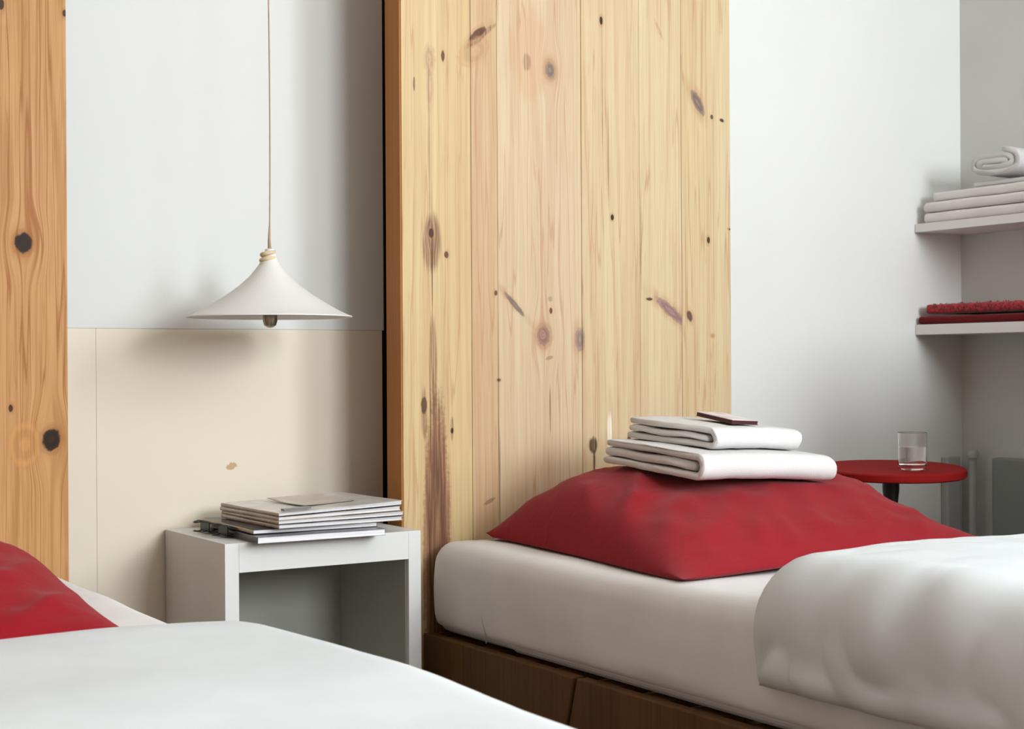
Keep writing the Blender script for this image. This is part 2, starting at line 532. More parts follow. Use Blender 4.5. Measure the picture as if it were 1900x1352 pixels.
# ------------------------------------------------------------------ headboards of glued pine boards
DK = (0.012, 0.006, 0.004)
BR = (0.095, 0.036, 0.018)
GY = (0.20, 0.155, 0.125)
PU = (0.23, 0.125, 0.105)
RB = (0.15, 0.058, 0.040)
K_right = [
    (0.206, 1.627, 0.0560, 0.0100, -38, BR, 0.85, 's'),
    (0.200, 1.632, 0.0300, 0.0090, -38, BR, 0.9, 'k'),
    (0.190, 1.590, 0.0500, 0.0300, -38, (0.42, 0.24, 0.12), 0.45, 'k'),
    (0.108, 1.572, 0.0045, 0.0144, 0, BR, 0.9, 'k'),
    (0.033, 1.502, 0.0026, 0.0168, 0, BR, 0.7, 'k'),
    (0.073, 1.560, 0.0160, 0.0370, 0, (0.42, 0.28, 0.17), 0.6, 'k'),
    (0.074, 1.500, 0.0110, 0.0600, 0, (0.46, 0.30, 0.18), 0.5, 'k'),
    (0.071, 1.36, 0.0032, 0.20, 0, RB, 0.45, 's'),
    (0.401, 1.568, 0.0150, 0.0208, -8, GY, 0.95, 'w'),
    (0.336, 1.581, 0.0115, 0.0240, 0, RB, 0.85, 's'),
    (0.345, 1.60, 0.06, 0.12, 0, (0.55, 0.30, 0.17), 0.5, 's'),
    (0.551, 1.703, 0.0048, 0.0104, 0, DK, 0.95, 'k'),
    (0.553, 1.55, 0.0016, 0.20, 0, BR, 0.6, 's'),
    (0.728, 1.700, 0.0050, 0.0286, -30, (0.50, 0.28, 0.16), 0.55, 'k'),
    (0.850, 1.530, 0.0135, 0.0377, -33, GY, 0.95, 'k'),
    (0.896, 1.497, 0.0050, 0.0060, 0, DK, 0.8, 'k'),
    (0.929, 1.491, 0.0072, 0.0042, 15, DK, 0.9, 'k'),
    (0.900, 1.25, 0.0014, 0.40, 0, BR, 0.35, 's'),
    (0.581, 1.227, 0.0048, 0.0075, 0, DK, 0.95, 'k'),
    (0.570, 1.37, 0.0018, 0.16, 0, BR, 0.5, 's'),
    (0.883, 1.183, 0.0054, 0.0090, 0, DK, 0.9, 'k'),
    (0.956, 1.214, 0.0072, 0.0030, 0, DK, 0.9, 'k'),
    (0.076, 1.146, 0.0270, 0.0740, 0, RB, 0.85, 's'),
    (0.075, 1.168, 0.0065, 0.0118, 0, DK, 0.85, 'w'),
    (0.077, 1.13, 0.0022, 0.16, 0, BR, 0.8, 's'),
    (0.114, 1.121, 0.0060, 0.0084, 0, BR, 0.9, 'k'),
    (0.298, 1.010, 0.0070, 0.0400, -45, (0.19, 0.14, 0.12), 0.9, 'k'),
    (0.246, 1.036, 0.0045, 0.0065, 0, BR, 0.9, 'k'),
    (0.400, 0.997, 0.0048, 0.0078, 0, BR, 0.9, 'k'),
    (0.398, 1.025, 0.0080, 0.0080, 0, BR, 0.35, 's'),
    (0.379, 0.938, 0.0195, 0.0250, 0, PU, 0.80, 'w'),
    (0.376, 0.940, 0.0090, 0.0120, 0, (0.36, 0.20, 0.18), 0.7, 'k'),
    (0.395, 0.885, 0.0120, 0.0045, -15, PU, 0.5, 'k'),
    (0.484, 0.929, 0.0144, 0.0300, 0, (0.24, 0.18, 0.15), 0.8, 'k'),
    (0.396, 0.76, 0.0026, 0.0650, 0, BR, 0.7, 's'),
    (0.762, 1.000, 0.0135, 0.0600, -55, (0.28, 0.17, 0.16), 0.92, 'k'),
    (0.820, 0.990, 0.0085, 0.0150, -20, (0.13, 0.07, 0.06), 0.95, 'k'),
    (0.694, 1.030, 0.0102, 0.0039, 0, DK, 0.85, 'k'),
    (0.668, 1.18, 0.0022, 0.17, 0, BR, 0.55, 's'),
    (0.895, 0.940, 0.0072, 0.0056, 0, (0.45, 0.24, 0.12), 0.8, 'k'),
    (0.086, 0.440, 0.0360, 0.3700, 0, (0.27, 0.125, 0.070), 0.75, 'k'),
    (0.086, 0.440, 0.0360, 0.4000, 0, (0.10, 0.038, 0.026), 0.80, 's'),
    (0.078, 0.86, 0.0120, 0.1400, 0, RB, 0.7, 's'),
    (0.054, 0.779, 0.0084, 0.0192, 0, DK, 0.75, 'k'),
    (0.054, 0.76, 0.0080, 0.0650, 0, BR, 0.6, 's'),
    (0.127, 0.725, 0.0046, 0.0330, 0, DK, 0.8, 's'),
    (0.127, 0.720, 0.0040, 0.0070, 0, DK, 0.9, 'k'),
    (0.519, 0.675, 0.0150, 0.0220, 0, (0.050, 0.038, 0.025), 0.95, 's'),
    (0.519, 0.672, 0.0110, 0.0180, 0, (0.050, 0.038, 0.025), 0.6, 'k'),
    (0.523, 0.634, 0.0026, 0.0300, 0, DK, 0.8, 'k'),
    (0.569, 0.706, 0.0075, 0.0600, 0, (0.86, 0.78, 0.66), 0.95, 's'),
    (0.629, 0.681, 0.0068, 0.0140, -12, DK, 0.8, 'k'),
    (0.225, 0.554, 0.0180, 0.0048, -25, RB, 0.5, 'k'),
    (0.253, 0.834, 0.0060, 0.0036, 0, BR, 0.8, 'k'),
    (0.252, 0.80, 0.0020, 0.22, 0, RB, 0.55, 's'),
    (0.255, 0.62, 0.0022, 0.12, 0, BR, 0.5, 's'),
]
LK = (0.018, 0.009, 0.005)
K_left = [
    (0.875, 1.112, 0.0180, 0.0210, 0, LK, 0.98, 'w'),
    (0.927, 0.728, 0.0190, 0.0242, 15, LK, 0.98, 'w'),
    (0.875, 0.720, 0.0330, 0.0480, 0, (0.47, 0.23, 0.075), 0.5, 'k'),
    (0.849, 0.791, 0.0044, 0.0080, 0, LK, 0.9, 'k'),
    (0.835, 1.571, 0.0060, 0.0120, 0, LK, 0.9, 'k'),
    (0.958, 1.568, 0.0044, 0.0080, 0, LK, 0.9, 'k'),
]


def headboard(loc, seams, tints, knots, dark, lab, edge_mat, seed, lines, freq, z1=2.0):
    root = tag(empty('headboard', loc), lab, 'headboard')
    for i in range(len(seams) - 1):
        a, b = seams[i], seams[i + 1]
        ks = [k for k in knots if a - k[2] * 0.7 < k[0] < b + k[2] * 0.7]
        base, tint = tints[i % len(tints)]
        m = wood('pine_board_%d_%d' % (int(seed * 10), i), base, dark, tint, ks, seed + i * 1.7, lines, freq)
        proud = random.uniform(-0.0006, 0.0006)
        box('plank', (a + 0.0004, proud, 0.0), (b - 0.0004, 0.035, z1), m, root, 0.0012, 2)
    box('backing_board', (0.0, 0.0352, 0.0), (seams[-1], 0.070, z1), edge_mat, root, 0.001)
    box('edge_band', (-0.004, 0.0015, 0.0), (0.0002, 0.069, z1), edge_mat, root, 0.001)
    return root


M_edge = wood('stained_board_edge', (0.42, 0.175, 0.045), (0.22, 0.08, 0.02), (0.36, 0.14, 0.035), lines=0.15)
tintsR = [((0.624, 0.502, 0.272), (0.591, 0.441, 0.233)), ((0.542, 0.397, 0.229), (0.575, 0.414, 0.251)),
          ((0.624, 0.512, 0.332), (0.599, 0.467, 0.319)), ((0.640, 0.538, 0.332), (0.607, 0.476, 0.302)),
          ((0.640, 0.546, 0.346), (0.624, 0.485, 0.298)), ((0.640, 0.538, 0.337), (0.616, 0.494, 0.294))]
headboard((1.6397, 3.04, 0), [0.0, 0.1807, 0.2521, 0.490, 0.6649, 0.7968, 0.9566], tintsR, K_right,
          (0.40, 0.195, 0.095), 'tall pale pine headboard of glued knotty boards behind the bed with folded towels', M_edge, 0.0, 0.30, 62.0)
tintsL = [((0.52, 0.29, 0.125), (0.56, 0.32, 0.14))]
headboard((-0.07, 3.04, 0), [0.0, 0.19, 0.38, 0.575, 0.765, 0.9606], tintsL, K_left,
          (0.30, 0.115, 0.030), 'tall orange toned pine headboard with dark round knots at the left edge', M_edge, 5.0, 0.55, 90.0)

# ------------------------------------------------------------------ beds
BT = 0.475      # top of the mattresses


def soft_box(name, lo, hi, r, mat, parent=None, n=(26, 40, 10), amp=0.004, seed=0.0, loc=None, bulge=0.0):
    lo, hi = Vector(lo), Vector(hi)
    c, h = (lo + hi) / 2, (hi - lo) / 2
    bm = bmesh.new()
    seen = {}

    def vert(p):
        k = tuple(round(x, 5) for x in p)
        if k not in seen:
            q = Vector(p)
            inner = Vector([max(-h[i] + r, min(h[i] - r, q[i])) for i in range(3)])
            d = q - inner
            if d.length > 1e-9:
                d.normalize()
                q = inner + d * r
            w = c + q
            nn = d if d.length > 0 else Vector((0, 0, 0))
            s = amp * nz(w.x * 5 + seed, w.y * 5, w.z * 5)
            if w.z < c.z - h.z * 0.6:
                s = 0
            if bulge and abs(d.z) < 0.5:
                s += bulge * (1 - ((q.z + h.z * 0.25) / h.z) ** 2)
            seen[k] = bm.verts.new(w + nn * s)
        return seen[k]

    def ts(m, hh):
        # denser samples near the rounded borders
        a = [-hh + r * (1 - math.cos(math.pi / 2 * i / 6)) for i in range(7)]
        b = [-hh + r + (2 * hh - 2 * r) * i / m for i in range(1, m)]
        return a + b + [-x for x in reversed(a)]

    T = [ts(n[i], h[i]) for i in range(3)]
    for ax in range(3):
        u, v = (ax + 1) % 3, (ax + 2) % 3
        for sgn in (-1, 1):
            for i in range(len(T[u]) - 1):
                for j in range(len(T[v]) - 1):
                    pts = []
                    for (a, b) in ((i, j), (i + 1, j), (i + 1, j + 1), (i, j + 1)):
                        p = [0, 0, 0]
                        p[ax] = sgn * h[ax]; p[u] = T[u][a]; p[v] = T[v][b]
                        pts.append(vert(p))
                    if len(set(pts)) == 4:
                        try:
                            bm.faces.new(pts)
                        except ValueError:
                            pass
    return fin(bm, name, mat, parent, True, loc)


def bed(name_loc, width, lab, y0, y1, joint=None):
    x0 = name_loc[0]
    root = tag(empty('bed_frame', name_loc), lab, 'bed')
    zt, zb = 0.268, 0.165
    if joint:
        for a, b, sl in ((y0, joint - 0.005, 0.02), (joint + 0.005, y1, 0.0)):
            bm = bmesh.new()
            add_box(bm, (0, a, zb), (0.026, b, zt), 0.003)
            for v in bm.verts:                    # the joint is cut on a slant
                if abs(v.co.y - joint) < 0.02:
                    v.co.y -= 0.030 * (v.co.z - zb) / (zt - zb) - 0.01
            fin(bm, 'side_rail', M_rail, root)
    else:
        box('side_rail', (0, y0, zb), (0.026, y1, zt), M_rail, root, 0.003)
    box('side_rail', (width - 0.026, y0, zb), (width, y1, zt), M_rail, root, 0.003)
    box('end_rail', (0.026, y0, zb), (width - 0.026, y0 + 0.026, zt), M_rail, root, 0.003)
    box('end_rail', (0.026, y1 - 0.026, zb), (width - 0.026, y1, zt), M_rail, root, 0.003)
    for k in range(14):
        yy = y0 + 0.08 + k * (y1 - y0 - 0.2) / 13
        box('slat', (0.026, yy, zt - 0.022), (width - 0.026, yy + 0.07, zt - 0.004), M_rail, root, 0.002)
    for sx in (0.05, width - 0.11):
        for sy in (y0 + 0.05, y1 - 0.11):
            box('leg', (sx, sy, 0), (sx + 0.06, sy + 0.06, zb), M_rail, root, 0.003)
    return root


bed((1.685, 0, 0), 0.94, 'brown wooden bed frame under the mattress beside the white cube nightstand', 0.95, 3.034, 2.455)
bed((-0.085, 0, 0), 0.94, 'brown wooden bed frame under the near bed at the lower left', 0.70, 3.034)

mt = soft_box('mattress', (1.700, 0.98, 0.270), (2.615, 3.028, BT), 0.045, M_sheet, amp=0.006, seed=3, bulge=0.006)
tag(mt, 'mattress in white fitted sheet carrying the red pillow and towels', 'mattress')
# loose hem of the fitted sheet and its corner seam
rows = []
for j in range(60):
    y = 2.70 - j * 1.6 / 59
    o = 0.002 + 0.003 * nz(y * 9, 3.1)
    w = sstep(0, 0.06, 2.70 - y)
    rows.append([(1.7085, y, 0.2905 + 0.002 * nz(y * 7, 1)), (1.7055 - o * 0.4, y, 0.2890 + 0.002 * nz(y * 7, 1)), (1.7125 - o * 0.4, y, 0.2800), (1.7220 - o * 0.3, y, 0.2725), (1.738, y, 0.2690)])
from_grid('sheet_hem', rows, M_sheet, mt, smooth=False)
pts = [(1.6985 - 0.003 * math.sin(i / 14 * math.pi), 2.80 - 0.012 * i / 14 + 0.006 * math.sin(i * 0.4), 0.385 - 0.105 * i / 14) for i in range(15)]
tube('corner_seam', pts, 0.0016, M_lining, mt, 6)

ml = soft_box('mattress', (-0.070, 0.74, 0.270), (0.868, 3.028, BT - 0.004), 0.045, M_sheet, amp=0.006, seed=9)
tag(ml, 'mattress in white fitted sheet under the near duvet at the lower left', 'mattress')


def draped_quilt(name, path_fn, s_len, y_edge, y_end, T, mat, lab, ns=120, nv=150, seed=0.0, wr=0.006, back_w=0.09,
                 side_T=None, hem_w=0.05, skew=0.0, grow=0.0):
    """thick quilt: path_fn(s)->(point xz, normal xz); thickness is offset along the normal"""
    top, bot = [], []
    for j in range(nv + 1):
        f = (j / nv)
        f = f ** 1.6
        d = f * (y_edge - y_end)               # distance from the folded edge
        ev = edge_round(d, back_w)
        rt_, rb_ = [], []
        for i in range(ns + 1):
            s = s_len * i / ns
            (px, pz), (nx, nzv), side = path_fn(s)
            es = edge_round(s_len - s, hem_w) * edge_round(s, hem_w)
            th = (T * (1 - side) + (side_T or T) * side) * (1 - grow * 0.5 + grow * min(1.0, s / (s_len * 0.75)))
            y = y_edge - d
            ye = y + skew * side + 0.012 * nz(s * 4 + seed, 0.3) * (1 - min(1, d / 0.3))
            puff = 1 + 0.16 * nz(s * 3.2 + seed, y * 3.2, 1.7)
            t = th * puff * ev * es
            if grow:
                t *= (1 - 0.42 * sstep(0.55, 0.95, s / s_len) * math.exp(-(d / 0.30) ** 2)) * (1 - 0.22 * sstep(0.5, 0.85, d))
            # wrinkles: drapery creases running off the folded edge and down the side
            cr = abs(nz(s * 7 + y * 5 + seed, y * 9 - s * 6, 2.2)) ** 0.8
            cr2 = nz(s * 16 + seed, y * 11 + s * 9, 5.1)
            amt = wr * (0.12 + 0.88 * side + 0.25 * math.exp(-d / 0.10)) * ev * es
            t += amt * (cr * 2 - 0.5) + amt * 0.35 * cr2
            t = max(t, 0.001)
            ox, oz = px + nx * 0.0015, pz + nzv * 0.0015
            rt_.append((px + nx * (t + 0.002), ye, pz + nzv * (t + 0.002)))
            rb_.append((ox, ye, oz))
        top.append(rt_)
        bot.append(rb_)
    rows = [list(reversed(b)) + t for t, b in zip(top, bot)]
    o = from_grid(name, rows, mat, None, closed_u=True, cap='strip')
    tag(o, lab, 'duvet')
    return o


def path_left_drop(xr, xl, zt, drop, rad):
    """runs from the right (xr) along the top to the left edge xl and down it"""
    L1 = xr - (xl + rad)
    L2 = rad * math.pi / 2

    def fn(s):
        if s < L1:
            return (xr - s, zt), (0, 1), 0.0
        if s < L1 + L2:
            a = (s - L1) / rad
            return (xl + rad - rad * math.sin(a), zt - rad + rad * math.cos(a)), (-math.sin(a), math.cos(a)), sstep(0, 1, a / (math.pi / 2))
        return (xl, zt - rad - (s - L1 - L2)), (-1, 0), 1.0
    return fn, L1 + L2 + drop - rad


def mirror(fn, x0):
    def g(s):
        (px, pz), (nx, n2), sd = fn(s)
        return (2 * x0 - px, pz), (-nx, n2), sd
    return g


fnR, LR = path_left_drop(2.60, 1.684, BT + 0.006, 0.135, 0.05)
draped_quilt('duvet', fnR, LR, 1.905, 0.80, 0.088, M_duvet, 'puffy white duvet folded back below the red pillow with towels',
             seed=4.0, wr=0.013, back_w=0.12, side_T=0.046, hem_w=0.045)
fnL, LL = path_left_drop(0.93, -0.025, BT + 0.001, 0.20, 0.075)
draped_quilt('duvet', mirror(fnL, 0.440), LL, 2.15, 0.55, 0.040, M_duvet, 'smooth white duvet in the foreground at the lower left',
             seed=11.0, wr=0.0015, back_w=0.17, side_T=0.036, hem_w=0.06, grow=0.45)


# ------------------------------------------------------------------ pillows
def pillow(FL, NL, NR, FR, H, lab, mat, seed=0.0, n=72, peak=1.3, pf=0.6, pinch=0.035, wr=0.013, px=3.0, dent=None):
    FL, NL, NR, FR = [Vector(p) for p in (FL, NL, NR, FR)]
    top, bot = [], []
    dent = dent or []
    for j in range(n + 1):
        t = -math.cos(math.pi * j / n)
        rt_, rb_ = [], []
        for i in range(n + 1):
            s = -math.cos(math.pi * i / n)
            s2 = s * (1 - pinch * (1 - t * t) * abs(s) ** 4)
            t2 = t * (1 - pinch * (1 - s * s) * abs(t) ** 4)
            a, b = (s2 + 1) / 2, (t2 + 1) / 2
            p = (NL * (1 - a) + NR * a) * (1 - b) + (FL * (1 - a) + FR * a) * b
            f = max(0.0, 1 - abs(s) ** px) ** 0.62
            tt = ((t + 1) / 2) ** peak
            g = max(0.0, math.sin(math.pi * tt)) ** pf
            h = H * f * g
            edge = min(1.0, (1 - abs(s)) * 5) * min(1.0, (1 - abs(t)) * 5)
            # long creases across the case, radiating from the near corners
            q = abs(nz(s * 3.0 - t * 2.2 + seed, (t + s * 0.6) * 1.3, seed)) ** 0.7
            q2 = nz(s * 7 + t * 4 + seed, t * 6 - s * 3, 3.3)
            h += (wr * (0.75 - q * 1.6) + wr * 0.35 * q2) * edge
            q_ = p + Vector((0, 0, max(h, 0.0)))
            for (ox, oy, oz, gx_, gy_, wx_, wy_) in dent:      # pressed in by what lies on it
                dx, dy = q_.x - ox, q_.y - oy
                out = math.hypot(max(-dx, dx - wx_, 0.0), max(-dy, dy - wy_, 0.0))
                lim = oz + gx_ * dx + gy_ * dy + 0.9 * max(0.0, out - 0.004)
                q_.z = min(q_.z, max(lim, p.z))
            rt_.append(q_)
            rb_.append(p - Vector((0, 0, min(0.008, 0.2 * f * g))))
        top.append(rt_)
        bot.append(rb_)
    rows = [list(reversed(b)) + t for t, b in zip(top, bot)]
    o = from_grid('pillow', rows, mat, None, closed_u=True)
    return tag(o, lab, 'pillow')


pillow((1.815, 2.975, 0.490), (1.735, 2.165, 0.484), (2.575, 2.20, 0.500), (2.575, 2.985, 0.52), 0.152,
       'plump red pillow on the right bed with white towels on top', M_red, 2.0, peak=1.40, px=4.5, dent=[(1.965, 2.395, 0.6295, -0.0581, 0.0667, 0.40, 0.325)])
pillow((-0.03, 2.90, 0.500), (-0.03, 2.23, 0.484), (0.735, 2.235, 0.482), (0.750, 2.80, 0.520), 0.115,
       'red pillow on the near bed cut off by the left edge', M_red, 6.0, peak=1.15, px=2.4)


# ------------------------------------------------------------------ folded towels
def ribbon_outline(path, th, rnd=5):
    """closed outline round a centre line with round ends"""
    P = [Vector((p[0], p[1])) for p in path]
    L, Rr = [], []
    for i, p in enumerate(P):
        d = (P[min(i + 1, len(P) - 1)] - P[max(i - 1, 0)]).normalized()
        nrm = Vector((-d.y, d.x))
        L.append(p + nrm * th / 2)
        Rr.append(p - nrm * th / 2)
    d1 = (P[-1] - P[-2]).normalized(); n1 = Vector((-d1.y, d1.x))
    d0 = (P[0] - P[1]).normalized(); n0 = Vector((-d0.y, d0.x))
    e1 = [P[-1] + (n1 * math.cos(a) + d1 * math.sin(a)) * th / 2 for a in [math.pi * k / rnd for k in range(1, rnd)]]
    e0 = [P[0] + (n0 * math.cos(a) + d0 * math.sin(a)) * th / 2 for a in [math.pi * k / rnd for k in range(1, rnd)]]
    return L + e1 + list(reversed(Rr)) + e0


def c_path(d0, d1, zl, zh, n=14, sq=1.0):
    """C fold: from the far end at the bottom to the near fold (y=0 side) and back over the top"""
    r = (zh - zl) / 2
    pts = [(d0 - (d0 - r) * k / n, zl) for k in range(n)]
    for k in range(11):
        a = math.pi * k / 10
        c, q = math.cos(a), math.sin(a)
        pts.append((r - r * abs(q) ** sq, zl + r - math.copysign(abs(c) ** sq, c) * r))
    pts += [(r + (d1 - r) * k / n, zh) for k in range(1, n + 1)]
    return pts


def s_path(d0, d1, zl, zh, n=14):
    r = (zh - zl) / 2
    return [(d0 + 0.0, zl)] + c_path(d0 - 0.001, d1, zl, zh, n)


def extrude_ribbon(rows_paths, th_list, L, n=26, amp=0.002, seed=0.0, endr=0.012, sag=0.0):
    """list of (path, thickness) -> one bmesh, extruded along X"""
    bm = bmesh.new()
    for k, (path, th) in enumerate(zip(rows_paths, th_list)):
        xs = [0.0, 0.002, 0.006, endr] + [endr + (L - 2 * endr) * i / n for i in range(1, n)] + [L - endr, L - 0.006, L - 0.002, L]
        rings = []
        for x in xs:
            e = edge_round(min(x, L - x) + 0.0015, endr)
            ring = []
            for p in ribbon_outline(path, th * (0.55 + 0.45 * e)):
                ddx = 0.006 * nz(p.x * 9 + seed, p.y * 40, k) * (1 if x < L / 2 else -1)
                ddz = amp * nz(x * 9 + seed, p.x * 9, p.y * 20 + k) + amp * 0.4 * nz(x * 40, p.x * 40, seed + p.y * 60)
                yy = p.x + amp * nz(x * 8 + seed, p.y * 30, 7)
                ring.append(bm.verts.new((x + ddx, yy, p.y + ddz - sag * (2 * x / L - 1) ** 2 - sag * 0.4 * sstep(0.0, 0.08, -p.x + 0.04))))
            rings.append(ring)
        m = len(rings[0])
        for a, b in zip(rings, rings[1:]):
            for i in range(m):
                bm.faces.new((a[i], a[(i + 1) % m], b[(i + 1) % m], b[i]))
        bm.faces.new(rings[0])
        bm.faces.new(list(reversed(rings[-1])))
    return bm


def towel(L, D, T, loc, rot, lab, seed, mat=None, t_out=0.0155, group=None, name='folded_towel', sag=0.003):
    mat = mat or M_towel
    ti = T - 2 * t_out - 0.004
    outer = c_path(D, D * 0.985, t_out / 2, T - t_out / 2)
    inn0 = t_out + 0.006
    zc = T / 2
    inner = [(D * 0.985 - (D * 0.985 - inn0 - ti / 2) * k / 12, zc + 0.0015 * math.sin(k * 0.9)) for k in range(13)]
    bm = extrude_ribbon([outer, inner], [t_out, ti], L, seed=seed, sag=sag)
    o = fin(bm, name, mat, None, True, loc, rot)
    return tag(o, lab, 'towel', group)


def frame_rot(xdir, ydir):
    x = Vector(xdir).normalized()
    y = Vector(ydir)
    y = (y - x * y.dot(x)).normalized()
    z = x.cross(y)
    return Matrix((x, y, z)).transposed().to_euler()


big_rot = frame_rot((0.396, 0.03, -0.021), (0.0, 0.3, 0.020))
big = towel(0.388, 0.30, 0.054, (1.972, 2.40, 0.638), big_rot, 'larger white folded towel lying directly on the red pillow', 1.3)
sm_rot = frame_rot((0.28, 0.045, -0.0133), (0.02, 0.25, 0.0155))
sm = towel(0.280, 0.245, 0.046, (2.050, 2.455, 0.6945), sm_rot, 'smaller white folded towel on top of the larger one', 5.7, t_out=0.014)

# small booklet on the towels
bk = tag(empty('booklet', (2.140, 2.505, 0.7410), frame_rot((0.28, 0.020, -0.015), (0.02, 0.25, 0.032))),
         'small pale booklet with dark maroon edges on the top towel', 'booklet')
box('cover', (0, 0, 0.0), (0.078, 0.112, 0.0014), M_maroon, bk, 0.0004)
box('pages', (0.001, 0.001, 0.0012), (0.077, 0.111, 0.0085), M_maroon, bk, 0.0004)
box('front_cover', (0, 0, 0.0085), (0.078, 0.112, 0.0100), M_card, bk, 0.0004)

# ------------------------------------------------------------------ nightstand (open white cube)
ns = tag(empty('nightstand', (1.1725, 2.93, 0.0)), 'white open front cube nightstand between the beds holding magazines', 'nightstand')
NW, ND, NH = 0.450, 0.346, 0.5116
box('top_panel', (0.0302, 0, NH - 0.060), (NW - 0.0302, ND, NH), M_white, ns, 0.0004)
box('side_panel', (0, 0.0, 0.0), (0.030, ND, NH), M_white, ns, 0.0006)
box('side_panel', (NW - 0.030, 0, 0.0), (NW, ND, NH), M_white, ns, 0.0006)
box('bottom_panel', (0.0302, 0, 0.03), (NW - 0.0302, ND, 0.07), M_white, ns, 0.0012)
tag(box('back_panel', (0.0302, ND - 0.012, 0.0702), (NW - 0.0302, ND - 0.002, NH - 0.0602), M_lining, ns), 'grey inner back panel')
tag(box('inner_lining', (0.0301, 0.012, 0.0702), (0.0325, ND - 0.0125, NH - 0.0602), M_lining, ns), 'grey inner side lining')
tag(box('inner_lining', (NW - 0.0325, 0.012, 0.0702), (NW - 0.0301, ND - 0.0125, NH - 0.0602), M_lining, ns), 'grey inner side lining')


# ------------------------------------------------------------------ magazines
def magazine(w, d, t, loc, rz, cover, spine, pages, lab, tiltx=0.0, tilty=0.0, wedge=0.0, seed=0.0, group='magazines on the nightstand', back=None):
    """w along X, d along Y; the spine is on the left (x=0) side, pages show at the front"""
    root = tag(empty('magazine', loc, (tiltx, tilty, rz)), lab, 'magazine', group)
    N = 14
    ct = 0.0009

    def sheet(name, z0, z1, x0, x1, y0, y1, mat, curl=1.0):
        bm = bmesh.new()
        rows = []
        for k in (0, 1):
            for j in range(N + 1):
                y = y0 + (y1 - y0) * j / N
                rows.append([])
                for i in range(N + 1):
                    f = i / N
                    x = x0 + (x1 - x0) * f
                    z = (z0, z1)[k]
                    lift = wedge * f * f * (z / t) + 0.0018 * nz(x * 6 + seed, y * 6, 2.0) * (z / t)
                    rows[-1].append(bm.verts.new((x, y, z + lift * curl)))
        A, B = rows[:N + 1], rows[N + 1:]
        for j in range(N):
            for i in range(N):
                bm.faces.new((A[j][i], A[j + 1][i], A[j + 1][i + 1], A[j][i + 1]))
                bm.faces.new((B[j][i], B[j][i + 1], B[j + 1][i + 1], B[j + 1][i]))
        for j in range(N):
            bm.faces.new((A[j][0], B[j][0], B[j + 1][0], A[j + 1][0]))
            bm.faces.new((A[j][N], A[j + 1][N], B[j + 1][N], B[j][N]))
            bm.faces.new((A[0][j], A[0][j + 1], B[0][j + 1], B[0][j]))
            bm.faces.new((A[N][j], B[N][j], B[N][j + 1], A[N][j + 1]))
        return fin(bm, name, mat, root)

    sheet('back_cover', 0, ct, 0.001, w, 0, d, back or cover)
    sheet('pages', ct, t - ct, 0.0022, w - 0.002, 0.0015, d - 0.0015, pages)
    sheet('front_cover', t - ct, t, 0.001, w, 0, d, cover)
    pr = [(0.0022, 0.0), (0.0004, t * 0.12), (0.0, t * 0.5), (0.0004, t * 0.88), (0.0022, t)]
    from_grid('spine', [[(a, y, b) for a, b in pr] for y in (0.0, d * 0.5, d)], spine, root)
    return root


Z0 = NH + 0.0005
magazine(0.288, 0.325, 0.0135, (1.2265, 2.892, Z0), -0.02, M_cov_grey, M_cov_dark, M_pages_b,
         'lowest wide magazine with black spine and bright page edges on the nightstand top')
magazine(0.280, 0.300, 0.0090, (1.2350, 2.935, Z0 + 0.0150), -0.035, M_cov_dark, M_cov_tan, M_pages,
         'second magazine from the bottom, tan spine above the black one', seed=2)
zz = Z0 + 0.0255
specs = [(0.292, 0.290, 0.0078, 1.2815, 2.912, 0.030, 'third magazine from the bottom, first of the pale ones set back', 0.0012),
         (0.294, 0.292, 0.0068, 1.2790, 2.908, 0.020, 'fourth magazine from the bottom, thin with grey page edges', 0.0016),
         (0.290, 0.288, 0.0075, 1.2820, 2.914, 0.040, 'fifth magazine from the bottom, just under the topmost glossy one', 0.0024),
         (0.292, 0.290, 0.0068, 1.2800, 2.910, 0.028, 'topmost glossy pale magazine under the loose beige paper', 0.0030)]
acc = 0.0
for k, (w_, d_, t_, x_, y_, rz_, lab_, wd_) in enumerate(specs):
    magazine(w_, d_, t_, (x_, y_, zz), rz_, M_cov_pale if k == 3 else M_cov_beige, M_cov_tan if k % 2 else M_cov_beige,
             M_pages, lab_, back=M_cov_dark if k in (1, 3) else None, wedge=wd_, seed=k * 3.1, tilty=-acc)
    zz += t_ + 0.0010
    acc += (wd_ + 0.0008) / w_
# loose paper on the stack, slightly curled
rows = []
for j in range(11):
    rows.append([])
    for i in range(13):
        f, g = i / 12, j / 10
        rows[-1].append((0.125 * f, 0.16 * g, 0.0006 + 0.004 * f * f + 0.006 * g * g * g))
rows2 = [[(x, y, z + 0.0007) for x, y, z in r] for r in rows]
pp = from_grid('loose_paper', [list(reversed(b)) + t for t, b in zip(rows2, rows)], M_cov_beige, None, closed_u=True, cap=False,
               loc=(1.372, 2.985, zz + 0.0030), rot=(0, 0, 0.10))
tag(pp, 'small loose beige paper curling on the topmost magazine', 'paper')
tg = box('clear_label_strip', (0, 0, 0), (0.062, 0.016, 0.0045), M_cov_grey, None, 0.0005, loc=(1.300, 2.925, zz + 0.0006), rot=(0, -acc, 0.03))
tag(tg, 'narrow grey plastic strip at the front of the topmost magazine', 'strip')


